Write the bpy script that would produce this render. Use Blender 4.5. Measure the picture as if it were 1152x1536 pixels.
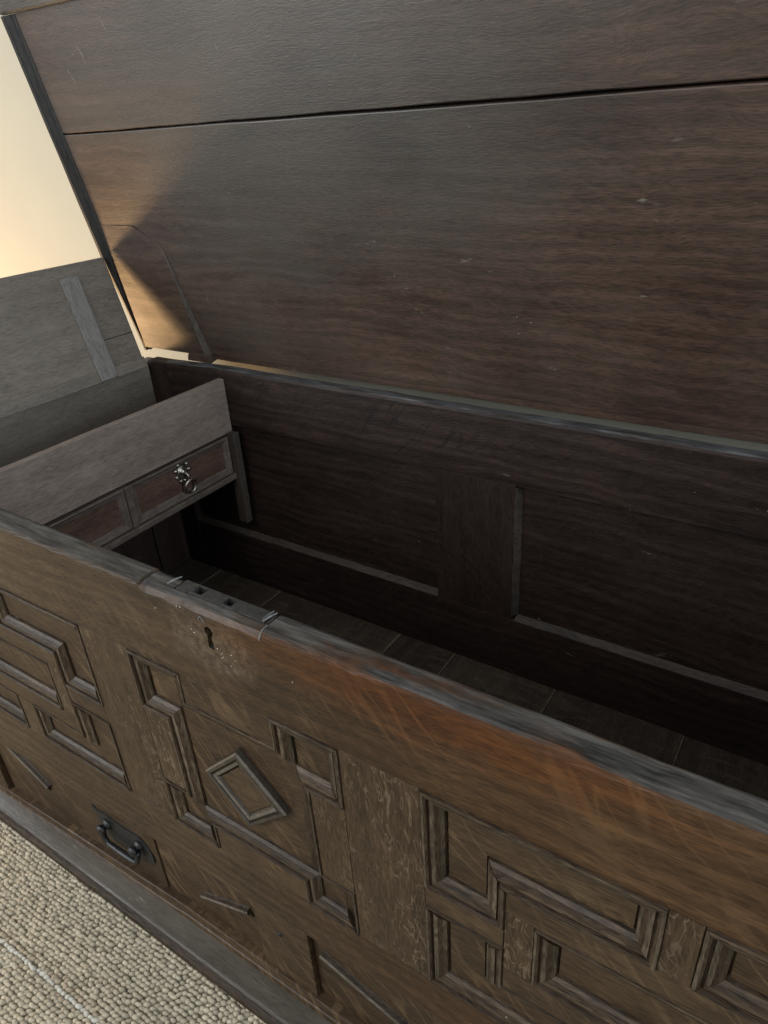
import bpy, bmesh, math, random
import numpy as np
from mathutils import Vector, Matrix, noise
from mathutils.geometry import tessellate_polygon

random.seed(7)
for o in list(bpy.data.objects):
    bpy.data.objects.remove(o, do_unlink=True)
SC = bpy.context.scene
COL = SC.collection
Z0 = 0.645                      # floor is z = 0, chest rim at z = Z0

# ------------------------------------------------------------------ camera
cd = bpy.data.cameras.new('camera')
cam = bpy.data.objects.new('camera', cd); COL.objects.link(cam)
cd.sensor_fit = 'VERTICAL'; cd.sensor_height = 36.0; cd.lens = 36.0*1066.1/1536.0
cd.clip_start = 0.01; cd.clip_end = 100
yaw, pit, rol = -0.606803, -0.498190, -0.064551
fwd = Vector((math.sin(yaw)*math.cos(pit), math.cos(yaw)*math.cos(pit), math.sin(pit)))
rgt = Vector((math.cos(yaw), -math.sin(yaw), 0)); up = rgt.cross(fwd)
r2 = rgt*math.cos(rol)+up*math.sin(rol); u2 = -rgt*math.sin(rol)+up*math.cos(rol)
M = Matrix((r2, u2, -fwd)).transposed().to_4x4()
M.translation = (0.14715, -0.32513, 0.36081+Z0)
cam.matrix_world = M
SC.camera = cam

# ------------------------------------------------------------------ light
w = bpy.data.worlds.new('World'); SC.world = w; w.use_nodes = True
bg = w.node_tree.nodes['Background']
bg.inputs[0].default_value = (0.93, 0.97, 1.0, 1); bg.inputs[1].default_value = 0.48

def area(name, loc, target, sx, sy, power, col):
    l = bpy.data.lights.new(name, 'AREA'); l.shape = 'RECTANGLE'; l.size = sx; l.size_y = sy
    l.energy = power; l.color = col
    o = bpy.data.objects.new(name, l); COL.objects.link(o)
    o.location = loc
    o.rotation_euler = (Vector(target)-Vector(loc)).to_track_quat('-Z', 'Y').to_euler()
    return o
# daylight from a window in the room behind and to the left of the camera
area('window_light', (-2.3, -2.0, Z0+0.75), (-0.6, 0.4, Z0+0.15), 1.3, 1.4, 46, (0.97, 0.99, 1.0))
# second window, high behind the photographer
area('high_window_light', (-0.5, -2.0, Z0+1.75), (-0.7, 0.3, Z0), 1.6, 1.5, 26, (1.0, 0.985, 0.96))
# cool window light from the right, along the back of the chest
area('cool_window_light', (2.3, 0.20, Z0+0.70), (-0.6, 0.40, Z0-0.05), 0.9, 1.3, 40, (0.83, 0.92, 1.0))
# low warm lamp to the left of the chest
pl = bpy.data.lights.new('warm_lamp', 'POINT'); pl.energy = 29; pl.color = (1.0, 0.60, 0.27); pl.shadow_soft_size = 0.10
po = bpy.data.objects.new('warm_lamp', pl); COL.objects.link(po)
po.location = Vector((-1.01, .515, .182+Z0)) + Vector((-.82, -.315, -.471))*1.05

SC.view_settings.view_transform = 'Standard'; SC.view_settings.look = 'None'
SC.view_settings.exposure = 0.20; SC.view_settings.gamma = 1.0
SC.view_settings.use_curve_mapping = False

# ------------------------------------------------------------------ materials
def new_mat(name):
    m = bpy.data.materials.new(name); m.use_nodes = True
    nt = m.node_tree
    return m, nt, nt.nodes['Principled BSDF']

class N:
    """small helper for node graphs"""
    def __init__(s, nt): s.nt = nt
    def n(s, t, **k):
        x = s.nt.nodes.new(t)
        for a, b in k.items(): setattr(x, a, b)
        return x
    def link(s, a, b): s.nt.links.new(a, b)
    def noise(s, vec, scale, detail=6, rough=.6, dist=0):
        x = s.n('ShaderNodeTexNoise'); x.inputs['Scale'].default_value = scale
        x.inputs['Detail'].default_value = detail; x.inputs['Roughness'].default_value = rough
        x.inputs['Distortion'].default_value = dist
        s.link(vec, x.inputs['Vector']); return x.outputs['Fac']
    def mapping(s, vec, scale=(1, 1, 1), rot=(0, 0, 0), loc=(0, 0, 0)):
        x = s.n('ShaderNodeMapping'); x.inputs['Scale'].default_value = scale
        x.inputs['Rotation'].default_value = rot; x.inputs['Location'].default_value = loc
        s.link(vec, x.inputs['Vector']); return x.outputs['Vector']
    def ramp(s, fac, stops, interp='LINEAR'):
        x = s.n('ShaderNodeValToRGB'); x.color_ramp.interpolation = interp
        el = x.color_ramp.elements
        el[0].position = stops[0][0]; el[0].color = stops[0][1]
        el[1].position = stops[-1][0]; el[1].color = stops[-1][1]
        for p, c in stops[1:-1]:
            e = el.new(p); e.color = c
        s.link(fac, x.inputs['Fac']); return x.outputs['Color']
    def math(s, op, a, b=None, clamp=False):
        x = s.n('ShaderNodeMath', operation=op, use_clamp=clamp)
        for i, v in enumerate((a, b)):
            if v is None: continue
            if isinstance(v, (int, float)): x.inputs[i].default_value = v
            else: s.link(v, x.inputs[i])
        return x.outputs[0]
    def mix(s, fac, a, b, mode='MIX'):
        x = s.n('ShaderNodeMix', data_type='RGBA', blend_type=mode)
        if isinstance(fac, (int, float)): x.inputs[0].default_value = fac
        else: s.link(fac, x.inputs[0])
        for i, v in ((6, a), (7, b)):
            if isinstance(v, tuple): x.inputs[i].default_value = v
            else: s.link(v, x.inputs[i])
        return x.outputs[2]

def g(v): return (v, v, v, 1)
def c3(r, gg, b): return (r, gg, b, 1)

def wood(name, grain, dark, mid, light, rough=.45, fleck=.5, fleckrot=1.0, bloom=0.0, bloomcol=(.10, .10, .095, 1),
         fleckcol=None, worn_top=None, extra=None, spec=.28, scuff=.35, bump=.30, pore=.66, fsc=(6, 6, 52), fdist=.25, blotch=.45, figure=0.0):
    m, nt, bs = new_mat(name); q = N(nt)
    tc = q.n('ShaderNodeTexCoord').outputs['Object']
    oi = q.n('ShaderNodeObjectInfo').outputs['Random']
    off = q.n('ShaderNodeVectorMath', operation='SCALE'); off.inputs[0].default_value = (7.3, 5.1, 9.7); q.link(oi, off.inputs['Scale'])
    add = q.n('ShaderNodeVectorMath', operation='ADD'); q.link(tc, add.inputs[0]); q.link(off.outputs[0], add.inputs[1])
    v = add.outputs[0]
    # rotate so that the grain runs along local x
    rot = {'X': (0, 0, 0), 'Y': (0, 0, math.pi/2), 'Z': (0, math.pi/2, 0)}[grain]
    vg = q.mapping(v, rot=rot)
    # gentle waviness of the grain
    wob = q.noise(q.mapping(vg, scale=(3, 6, 6)), 1.0, 3)
    wv = q.n('ShaderNodeVectorMath', operation='MULTIPLY_ADD')
    q.link(wob, wv.inputs[0]); wv.inputs[1].default_value = (0, .05, .05); q.link(vg, wv.inputs[2])
    vw = wv.outputs[0]
    n1 = q.noise(q.mapping(vw, scale=(4.5, 55, 55)), 1.0, 6, .62)
    n2 = q.noise(q.mapping(vw, scale=(60, 500, 500)), 1.0, 4, .6)
    n3 = q.math('ADD', q.math('MULTIPLY', q.noise(v, 5, 4, .55), .6), q.math('MULTIPLY', q.noise(q.mapping(v, scale=(1, 1, 1.6)), 26, 5, .65), .4))
    pores = q.noise(q.mapping(vw, scale=(75, 640, 640)), 1.0, 2, .5)
    a = q.math('ADD', q.math('MULTIPLY', n1, .34), q.math('MULTIPLY', n2, .36))
    a = q.math('ADD', a, q.math('MULTIPLY', n3, blotch))
    a = q.math('ADD', a, (.45-blotch)*.5)
    col = q.ramp(a, [(.39, dark), (.57, mid), (.77, light)])
    pm = q.ramp(pores, [(.36, g(pore)), (.52, g(1))])
    col = q.mix(1.0, col, pm, 'MULTIPLY')
    if figure > 0:      # cathedral figure: rings of growth cut at a shallow angle
        fg = q.n('ShaderNodeTexWave', wave_type='RINGS', rings_direction='Y'); fg.inputs['Scale'].default_value = 5
        fg.inputs['Distortion'].default_value = 7; fg.inputs['Detail'].default_value = 3; fg.inputs['Detail Scale'].default_value = 1.6
        q.link(q.mapping(vw, scale=(.45, 1, 3.4), loc=(.31, 0, .12)), fg.inputs['Vector'])
        fgm = q.ramp(fg.outputs['Fac'], [(.15, g(.72)), (.5, g(1)), (.85, g(1.32))])
        col = q.mix(figure, col, q.mix(1.0, col, fgm, 'MULTIPLY'))
    # medullary ray flecks, lighter streaks slanting across the grain
    fv = q.mapping(vg, rot=(0, fleckrot, 0))
    wn = q.n('ShaderNodeTexNoise'); wn.inputs['Scale'].default_value = 9; wn.inputs['Detail'].default_value = 2; q.link(v, wn.inputs['Vector'])
    wm = q.n('ShaderNodeVectorMath', operation='MULTIPLY_ADD'); q.link(wn.outputs['Color'], wm.inputs[0]); wm.inputs[1].default_value = (.04, .04, .04); q.link(fv, wm.inputs[2])
    fv = wm.outputs[0]
    f1 = q.noise(q.mapping(fv, scale=fsc), 1.0, 1, .4, fdist)
    f2 = q.noise(q.mapping(vg, scale=(5, 14, 14), loc=(3, 1, 2)), 1.0, 3)
    fm = q.math('MULTIPLY', q.ramp(f1, [(.505, g(0)), (.535, g(1)), (.550, g(1)), (.575, g(0))]), q.ramp(f2, [(.36, g(0)), (.60, g(1))]))
    fm = q.math('MULTIPLY', fm, fleck)
    col = q.mix(fm, col, fleckcol or tuple(min(1, k*1.9) for k in light[:3])+(1,))
    # grey bloom of old wax; on the lid it also paints in reflected sheen
    if bloom > 0:
        b1 = q.ramp(q.noise(v, 2.6, 5, .6), [(.40, g(0)), (.68, g(1))])
        col = q.mix(q.math('MULTIPLY', b1, bloom), col, bloomcol)
    # scuffs and dust specks
    s1 = q.noise(q.mapping(v, scale=(30, 30, 90), rot=(.3, .9, .2)), 1.0, 4, .55)
    s2 = q.noise(v, 7, 2)
    sm = q.math('MULTIPLY', q.ramp(s1, [(.69, g(0)), (.76, g(1))]), q.ramp(s2, [(.50, g(0)), (.62, g(1))]))
    sm = q.math('MULTIPLY', sm, scuff)
    col = q.mix(sm, col, c3(.22, .20, .17))
    vo = q.n('ShaderNodeTexVoronoi'); vo.inputs['Scale'].default_value = 55; q.link(v, vo.inputs['Vector'])
    spm = q.math('MULTIPLY', q.ramp(vo.outputs['Distance'], [(.035, g(1)), (.06, g(0))]), q.ramp(s2, [(.60, g(0)), (.64, g(1))]))
    col = q.mix(q.math('MULTIPLY', spm, .7), col, c3(.34, .31, .26))
    if extra: col = extra(q, tc, col)
    rr = q.math('ADD', q.math('MULTIPLY', n1, .25), rough-.12)
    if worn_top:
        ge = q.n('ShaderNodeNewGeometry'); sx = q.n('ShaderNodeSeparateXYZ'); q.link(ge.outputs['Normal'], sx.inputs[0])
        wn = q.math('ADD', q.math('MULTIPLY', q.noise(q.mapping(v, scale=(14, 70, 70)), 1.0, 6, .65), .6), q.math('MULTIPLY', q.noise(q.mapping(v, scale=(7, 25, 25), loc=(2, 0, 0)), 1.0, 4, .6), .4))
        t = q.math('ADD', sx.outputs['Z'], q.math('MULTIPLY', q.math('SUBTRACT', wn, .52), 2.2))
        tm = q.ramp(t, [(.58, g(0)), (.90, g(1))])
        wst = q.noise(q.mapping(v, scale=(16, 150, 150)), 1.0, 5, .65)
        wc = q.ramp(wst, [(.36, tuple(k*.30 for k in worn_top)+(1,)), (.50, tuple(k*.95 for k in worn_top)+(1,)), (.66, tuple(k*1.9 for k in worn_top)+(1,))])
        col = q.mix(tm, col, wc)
    q.link(col, bs.inputs['Base Color']); q.link(rr, bs.inputs['Roughness'])
    bs.inputs['Specular IOR Level'].default_value = spec
    hb = q.math('ADD', q.math('MULTIPLY', n1, .5), q.math('MULTIPLY', q.math('ADD', n2, pores), .45))
    hb = q.math('ADD', hb, q.math('MULTIPLY', n3, 1.2))
    bu = q.n('ShaderNodeBump'); bu.inputs['Strength'].default_value = bump; bu.inputs['Distance'].default_value = .0022
    q.link(hb, bu.inputs['Height']); q.link(bu.outputs[0], bs.inputs['Normal'])
    return m

def rail_extra(q, tc, col):
    # rubbed pale patch round the keyhole, where a lost escutcheon once sat
    mp = q.mapping(tc, loc=(.272, 0, -(Z0-.043)))
    sc = q.mapping(mp, scale=(15, 0, 26))
    ln = q.n('ShaderNodeVectorMath', operation='LENGTH'); q.link(sc, ln.inputs[0])
    nz = q.noise(tc, 42, 6, .65)
    d = q.math('ADD', ln.outputs['Value'], q.math('MULTIPLY', q.math('SUBTRACT', nz, .5), 1.5))
    k = q.ramp(d, [(.55, g(1)), (.95, g(0))])
    nz2 = q.ramp(q.noise(tc, 130, 5, .7), [(.34, c3(.022, .017, .012)), (.50, c3(.075, .058, .040)), (.66, c3(.16, .128, .09))])
    col = q.mix(q.math('MULTIPLY', k, .6), col, nz2)
    # the finish keeps more of its orange colour away from the lock
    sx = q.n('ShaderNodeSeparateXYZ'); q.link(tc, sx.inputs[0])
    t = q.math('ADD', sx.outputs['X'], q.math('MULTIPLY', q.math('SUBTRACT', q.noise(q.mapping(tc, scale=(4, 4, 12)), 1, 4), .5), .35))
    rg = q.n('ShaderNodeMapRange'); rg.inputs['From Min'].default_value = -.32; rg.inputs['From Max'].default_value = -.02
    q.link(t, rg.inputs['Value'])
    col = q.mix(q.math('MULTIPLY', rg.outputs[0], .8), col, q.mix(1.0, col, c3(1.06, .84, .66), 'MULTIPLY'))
    # orange finish kept just below the rim in the middle of the rail
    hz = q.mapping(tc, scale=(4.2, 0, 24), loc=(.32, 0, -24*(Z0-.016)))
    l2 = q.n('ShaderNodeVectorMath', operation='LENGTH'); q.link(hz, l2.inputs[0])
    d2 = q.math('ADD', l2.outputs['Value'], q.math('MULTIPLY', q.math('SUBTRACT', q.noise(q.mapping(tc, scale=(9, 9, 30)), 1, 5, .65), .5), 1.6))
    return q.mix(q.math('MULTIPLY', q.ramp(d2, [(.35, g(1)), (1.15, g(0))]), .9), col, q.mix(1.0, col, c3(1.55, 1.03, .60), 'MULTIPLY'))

def lid_extra(q, tc, col):
    # grey over the lid's upper left: reflected sheen put into colour, plus wax bloom
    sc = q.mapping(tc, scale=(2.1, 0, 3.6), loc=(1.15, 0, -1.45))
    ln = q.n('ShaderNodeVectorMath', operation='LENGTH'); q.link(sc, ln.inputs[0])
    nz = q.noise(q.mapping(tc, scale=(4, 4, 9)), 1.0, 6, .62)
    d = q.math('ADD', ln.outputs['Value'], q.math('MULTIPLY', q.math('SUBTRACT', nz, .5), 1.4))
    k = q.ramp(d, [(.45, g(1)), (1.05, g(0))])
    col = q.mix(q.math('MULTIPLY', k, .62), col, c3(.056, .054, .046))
    # smeared pale rubs
    n2 = q.noise(q.mapping(tc, scale=(9, 9, 26)), 1.0, 6, .7, .6); n3 = q.noise(tc, 2.3, 3)
    k2 = q.math('MULTIPLY', q.ramp(n2, [(.60, g(0)), (.70, g(1))]), q.ramp(n3, [(.48, g(0)), (.60, g(1))]))
    col = q.mix(q.math('MULTIPLY', k2, .55), col, c3(.115, .098, .076))
    # smoky dark stains
    n4 = q.noise(q.mapping(tc, scale=(2.6, 2.6, 6), loc=(1.7, 0, .4)), 1.0, 5, .6, .4)
    return q.mix(q.math('MULTIPLY', q.ramp(n4, [(.50, g(0)), (.66, g(1))]), .55), col, q.mix(1.0, col, c3(.50, .48, .47), 'MULTIPLY'))
OAKD, OAKM, OAKL = c3(.0140, .0082, .0044), c3(.048, .0296, .0158), c3(.102, .066, .0355)
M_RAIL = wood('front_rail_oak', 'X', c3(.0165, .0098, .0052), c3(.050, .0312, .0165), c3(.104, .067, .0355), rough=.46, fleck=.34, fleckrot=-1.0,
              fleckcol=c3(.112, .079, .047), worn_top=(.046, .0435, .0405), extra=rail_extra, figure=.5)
M_OAKX = wood('oak_along', 'X', OAKD, OAKM, OAKL, rough=.44, fleck=.3, fleckrot=-.9)
M_OAKZ = wood('oak_upright', 'Z', OAKD, OAKM, OAKL, rough=.44, fleck=.55, fleckrot=.12, fleckcol=c3(.17, .128, .086), fsc=(38, 10, 120), fdist=.9)
M_MLDX = wood('moulding_along', 'X', c3(.010, .0066, .0042), c3(.036, .0242, .0148), c3(.080, .055, .034), rough=.48, spec=.22, fleck=0, scuff=.8, bump=.5, pore=.4)
M_MLDZ = wood('moulding_upright', 'Z', c3(.011, .0070, .0043), c3(.042, .0272, .0160), c3(.100, .066, .038), rough=.48, spec=.22, fleck=0, scuff=.8, bump=.5, pore=.4)
M_LOZ = wood('rubbed_moulding', 'X', c3(.012, .0095, .0070), c3(.036, .0285, .0210), c3(.080, .066, .050), rough=.34, spec=.5, fleck=0, scuff=.5, bump=.1, pore=.8)
M_ARR = wood('rubbed_arris', 'X', c3(.012, .0080, .0050), c3(.052, .0360, .0225), c3(.135, .098, .064), rough=.42, spec=.25, fleck=0, scuff=.6, bump=.4, pore=.5, blotch=.5)
M_ARRZ = wood('rubbed_arris_upright', 'Z', c3(.014, .0105, .0075), c3(.066, .050, .034), c3(.20, .155, .11), rough=.36, fleck=0, scuff=.6, bump=.4, pore=.5, blotch=.5)
M_LOZA = wood('rubbed_lozenge_edge', 'X', c3(.035, .030, .024), c3(.095, .082, .066), c3(.19, .17, .14), rough=.32, spec=.5, fleck=0, scuff=.5, bump=.1, pore=.8)
M_PLIN = wood('plinth_oak', 'X', c3(.016, .0135, .0110), c3(.050, .0435, .0360), c3(.110, .098, .082), rough=.40, spec=.45, fleck=0, scuff=.8, bloom=.5, bloomcol=c3(.095, .088, .076))
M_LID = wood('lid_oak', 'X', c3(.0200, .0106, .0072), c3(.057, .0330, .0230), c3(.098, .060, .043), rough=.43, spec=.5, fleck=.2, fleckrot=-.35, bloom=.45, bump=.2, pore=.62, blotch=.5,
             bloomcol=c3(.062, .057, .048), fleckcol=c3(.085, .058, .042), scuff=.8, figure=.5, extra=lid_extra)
M_LIP = wood('lid_lip_oak', 'Z', c3(.0070, .0068, .0066), c3(.020, .0195, .0190), c3(.045, .044, .043), rough=.45, fleck=0, scuff=.6)
M_CLED = wood('cleat_edge', 'Z', c3(.030, .027, .023), c3(.070, .064, .055), c3(.12, .11, .096), rough=.45, fleck=0)
M_CLEAT = wood('cleat_oak', 'Z', c3(.018, .0100, .0068), c3(.054, .0330, .0230), c3(.100, .066, .047), rough=.45, fleck=.1, bloom=.3, bloomcol=c3(.062, .057, .048), bump=.2)
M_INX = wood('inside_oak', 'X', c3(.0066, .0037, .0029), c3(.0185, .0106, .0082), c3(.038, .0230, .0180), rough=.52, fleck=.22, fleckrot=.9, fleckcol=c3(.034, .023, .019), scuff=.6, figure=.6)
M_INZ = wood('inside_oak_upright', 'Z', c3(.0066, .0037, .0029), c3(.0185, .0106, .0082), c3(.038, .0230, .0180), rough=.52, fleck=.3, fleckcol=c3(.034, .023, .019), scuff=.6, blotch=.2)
M_JNT = wood('dusty_joint', 'Y', c3(.03, .024, .018), c3(.085, .068, .050), c3(.17, .14, .105), rough=.6, fleck=0)
M_CHAM = wood('inside_rubbed_edge', 'X', c3(0.0180, 0.0144, 0.0120), c3(0.0420, 0.0336, 0.0276), c3(0.0780, 0.0630, 0.0510), rough=.5, fleck=0, scuff=.5)
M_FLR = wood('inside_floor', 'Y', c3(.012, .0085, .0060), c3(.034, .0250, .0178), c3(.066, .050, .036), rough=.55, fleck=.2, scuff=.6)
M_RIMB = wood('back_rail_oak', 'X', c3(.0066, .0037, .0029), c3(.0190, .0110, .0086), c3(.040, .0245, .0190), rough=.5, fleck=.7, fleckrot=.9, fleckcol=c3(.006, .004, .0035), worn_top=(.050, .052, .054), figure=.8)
M_TILL = wood('till_oak', 'Y', c3(.090, .069, .058), c3(.168, .133, .112), c3(.25, .206, .175), rough=.5, fleck=0, scuff=.6, bump=.2, pore=.8)
M_TLID = wood('till_lid_oak', 'Y', c3(.085, .072, .059), c3(.155, .134, .112), c3(.225, .198, .167), rough=.5, fleck=0, scuff=.5, bump=.2, pore=.75, bloom=.3, bloomcol=c3(.19, .175, .152))
M_BATT = wood('batten_oak', 'Z', c3(.115, .108, .10), c3(.19, .18, .167), c3(.255, .243, .226), rough=.5, fleck=0, scuff=.4, bump=.2)
M_TDRW = wood('till_drawer_oak', 'Y', c3(.036, .020, .0150), c3(.076, .044, .033), c3(.118, .074, .056), rough=.42, fleck=0, bump=.2)
M_TMLD = wood('till_moulding', 'Y', c3(.034, .027, .022), c3(.085, .069, .057), c3(.155, .128, .108), rough=.42, fleck=0, scuff=.8)

def metal(name, c, rough, metallic=1.0, spots=.5, c2=None):
    m, nt, bs = new_mat(name); q = N(nt)
    tc = q.n('ShaderNodeTexCoord').outputs['Object']
    n1 = q.noise(tc, 160, 6, .65)
    col = q.ramp(n1, [(.35, tuple(k*spots for k in c)+(1,)), (.65, (c2 or c)+(1,))])
    q.link(col, bs.inputs['Base Color']); bs.inputs['Metallic'].default_value = metallic
    q.link(q.math('ADD', q.math('MULTIPLY', n1, .35), rough-.15), bs.inputs['Roughness'])
    bu = q.n('ShaderNodeBump'); bu.inputs['Strength'].default_value = .3; bu.inputs['Distance'].default_value = .001
    q.link(n1, bu.inputs['Height']); q.link(bu.outputs[0], bs.inputs['Normal'])
    return m
M_IRON = metal('black_iron', (.052, .053, .054), .40, .7)
M_LOCK = metal('lock_iron', (.070, .068, .066), .5, .6)
M_BRASS = metal('tarnished_brass', (.46, .43, .36), .36, 1.0, .2)
M_NAIL = metal('bright_nail', (.75, .72, .65), .3, 1.0, .8)
def plain(name, c, rough=.6, sc=60, var=.25):
    m, nt, bs = new_mat(name); q = N(nt)
    tc = q.n('ShaderNodeTexCoord').outputs['Object']
    nn = q.noise(tc, sc, 3)
    col = q.ramp(nn, [(.3, tuple(k*(1-var) for k in c)+(1,)), (.7, tuple(k*(1+var*.6) for k in c)+(1,))])
    q.link(col, bs.inputs['Base Color']); bs.inputs['Roughness'].default_value = rough
    return m
def plaster(m):
    nt = m.node_tree; q = N(nt); tc = q.n('ShaderNodeTexCoord').outputs['Object']
    bu = q.n('ShaderNodeBump'); bu.inputs['Strength'].default_value = .35; bu.inputs['Distance'].default_value = .004
    q.link(q.math('ADD', q.noise(tc, 9, 5, .6), q.math('MULTIPLY', q.noise(tc, 140, 3), .25)), bu.inputs['Height']); q.link(bu.outputs[0], nt.nodes['Principled BSDF'].inputs['Normal'])
    return m
M_CHIP = plain('pale_chipped_wood', (.15, .155, .155), .6, 200, .5)
M_WALL = plaster(plain('painted_wall', (.43, .42, .345), .8, 2.0, .06))

# ------------------------------------------------------------------ mesh helpers
def link(name, me, mat, parent=None, smooth=False):
    if mat: me.materials.append(mat)
    if smooth:
        for p in me.polygons: p.use_smooth = True
    o = bpy.data.objects.new(name, me); COL.objects.link(o)
    if parent: o.parent = parent
    return o
def from_bm(name, bm, mat, parent=None, smooth=False, mat2=None):
    bmesh.ops.recalc_face_normals(bm, faces=bm.faces[:])
    me = bpy.data.meshes.new(name); bm.to_mesh(me); bm.free()
    o = link(name, me, mat, parent, smooth)
    if mat2: me.materials.append(mat2)
    return o
def wobble(bm, amp, freq=9.0, seed=0.0):
    for v in bm.verts:
        p = v.co*freq + Vector((seed, seed*1.7, seed*.3))
        d = noise.noise_vector(p)
        v.co += d*amp
CNT = [0]
def box(name, x0, x1, y0, y1, z0, z1, mat, parent=None, bev=.0015, cuts=0, amp=0.0, seg=2, axis=None, raw=False):
    """one board: bevelled, slightly out of true"""
    CNT[0] += 1
    bm = bmesh.new(); bmesh.ops.create_cube(bm, size=1)
    for v in bm.verts:
        v.co = Vector((x0+(v.co.x+.5)*(x1-x0), y0+(v.co.y+.5)*(y1-y0), z0+(v.co.z+.5)*(z1-z0)))
    ax = axis if axis is not None else max(range(3), key=lambda i: (x1-x0, y1-y0, z1-z0)[i])
    if bev > 0:
        bmesh.ops.bevel(bm, geom=bm.edges[:], offset=bev, segments=seg, profile=.6, affect='EDGES')
    for i in range(cuts):
        t = (i+1)/(cuts+1); lo = (x0, y0, z0)[ax]; hi = (x1, y1, z1)[ax]
        co = [0, 0, 0]; co[ax] = lo+(hi-lo)*t; no = [0, 0, 0]; no[ax] = 1
        bmesh.ops.bisect_plane(bm, geom=bm.verts[:]+bm.edges[:]+bm.faces[:], plane_co=co, plane_no=no, dist=1e-6)
    if amp: wobble(bm, amp, seed=CNT[0]*3.7)
    if raw: return bm
    return from_bm(name, bm, mat, parent)
def prism(name, poly, y0, y1, mat, parent=None, bev=.0012, plane='XZ', amp=0):
    """polygon in x-z (or y-z) pushed from y0 to y1"""
    CNT[0] += 1
    bm = bmesh.new()
    if plane == 'XZ': mk = lambda a, b, d: Vector((a, d, b))
    else: mk = lambda a, b, d: Vector((d, a, b))
    A = [bm.verts.new(mk(a, b, y0)) for a, b in poly]; B = [bm.verts.new(mk(a, b, y1)) for a, b in poly]
    bm.faces.new(A); bm.faces.new(B[::-1])
    for i in range(len(poly)):
        j = (i+1) % len(poly); bm.faces.new((A[i], B[i], B[j], A[j]))
    bmesh.ops.recalc_face_normals(bm, faces=bm.faces[:])
    if bev: bmesh.ops.bevel(bm, geom=bm.edges[:], offset=bev, segments=2, profile=.6, affect='EDGES')
    if amp: wobble(bm, amp, seed=CNT[0]*2.1)
    return from_bm(name, bm, mat, parent)
def lathe(bm, prof, cen, axis, n=16):
    """revolve (r, h) about axis through cen"""
    axis = Vector(axis).normalized(); a = axis.orthogonal().normalized(); b = axis.cross(a)
    rings = []
    for r, h in prof:
        rings.append([bm.verts.new(Vector(cen)+axis*h+(a*math.cos(2*math.pi*k/n)+b*math.sin(2*math.pi*k/n))*max(r, 1e-5)) for k in range(n)])
    for i in range(len(rings)-1):
        for k in range(n):
            bm.faces.new((rings[i][k], rings[i][(k+1) % n], rings[i+1][(k+1) % n], rings[i+1][k]))
    bm.faces.new(rings[0][::-1]); bm.faces.new(rings[-1])
def tube(bm, pts, rad, n=10, closed=False):
    pts = [Vector(p) for p in pts]; m = len(pts); rings = []; ref = None
    for i, p in enumerate(pts):
        if closed: t = pts[(i+1) % m]-pts[i-1]
        else: t = pts[min(i+1, m-1)]-pts[max(i-1, 0)]
        t.normalize()
        if ref is None: ref = t.orthogonal().normalized()
        ref = (ref-t*ref.dot(t)).normalized(); b = t.cross(ref)
        r = rad[i] if isinstance(rad, (list, tuple)) else rad
        rings.append([bm.verts.new(p+(ref*math.cos(2*math.pi*k/n)+b*math.sin(2*math.pi*k/n))*r) for k in range(n)])
    for i in range(m if closed else m-1):
        A, B = rings[i], rings[(i+1) % m]
        for k in range(n): bm.faces.new((A[k], A[(k+1) % n], B[(k+1) % n], B[k]))
    if not closed:
        bm.faces.new(rings[0][::-1]); bm.faces.new(rings[-1])
def offset_poly(P, d):
    """P counter-clockwise in (x, z); inward offset by d with mitred corners"""
    n = len(P); out = []
    for i in range(n):
        a, b, c = Vector(P[i-1]), Vector(P[i]), Vector(P[(i+1) % n])
        e1 = (b-a).normalized(); e2 = (c-b).normalized()
        n1 = Vector((-e1.y, e1.x)); n2 = Vector((-e2.y, e2.x))
        m = (n1+n2)/(1+n1.dot(n2))
        out.append(tuple(b+m*d))
    return out
PROF = [(0, .0006), (.0006, -.0016), (.0030, -.0024), (.0050, -.0014), (.0056, .0016), (.0068, .0017), (.0074, .0002), (.0110, .0010), (.0150, .0034), (.0178, .0060), (.0190, .0105)]
LOZP = [(0, .0060), (.0005, .0010), (.0024, -.0012), (.0056, -.0014), (.0064, .0020), (.0078, .0022), (.0086, -.0006), (.0122, .0004), (.0140, .0024), (.0150, .0050)]
FLAT = [(0, .0004), (.0005, -.0012), (.0024, -.0014), (.0036, .0006), (.0042, .0078), (.0064, .0080), (.0150, .0080), (.0192, .0081), (.0202, .0082), (.0203, .0082), (.0203, .0100)]
def ccw(P):
    a = sum(P[i][0]*P[(i+1) % len(P)][1]-P[(i+1) % len(P)][0]*P[i][1] for i in range(len(P)))
    return P if a > 0 else P[::-1]
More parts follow.
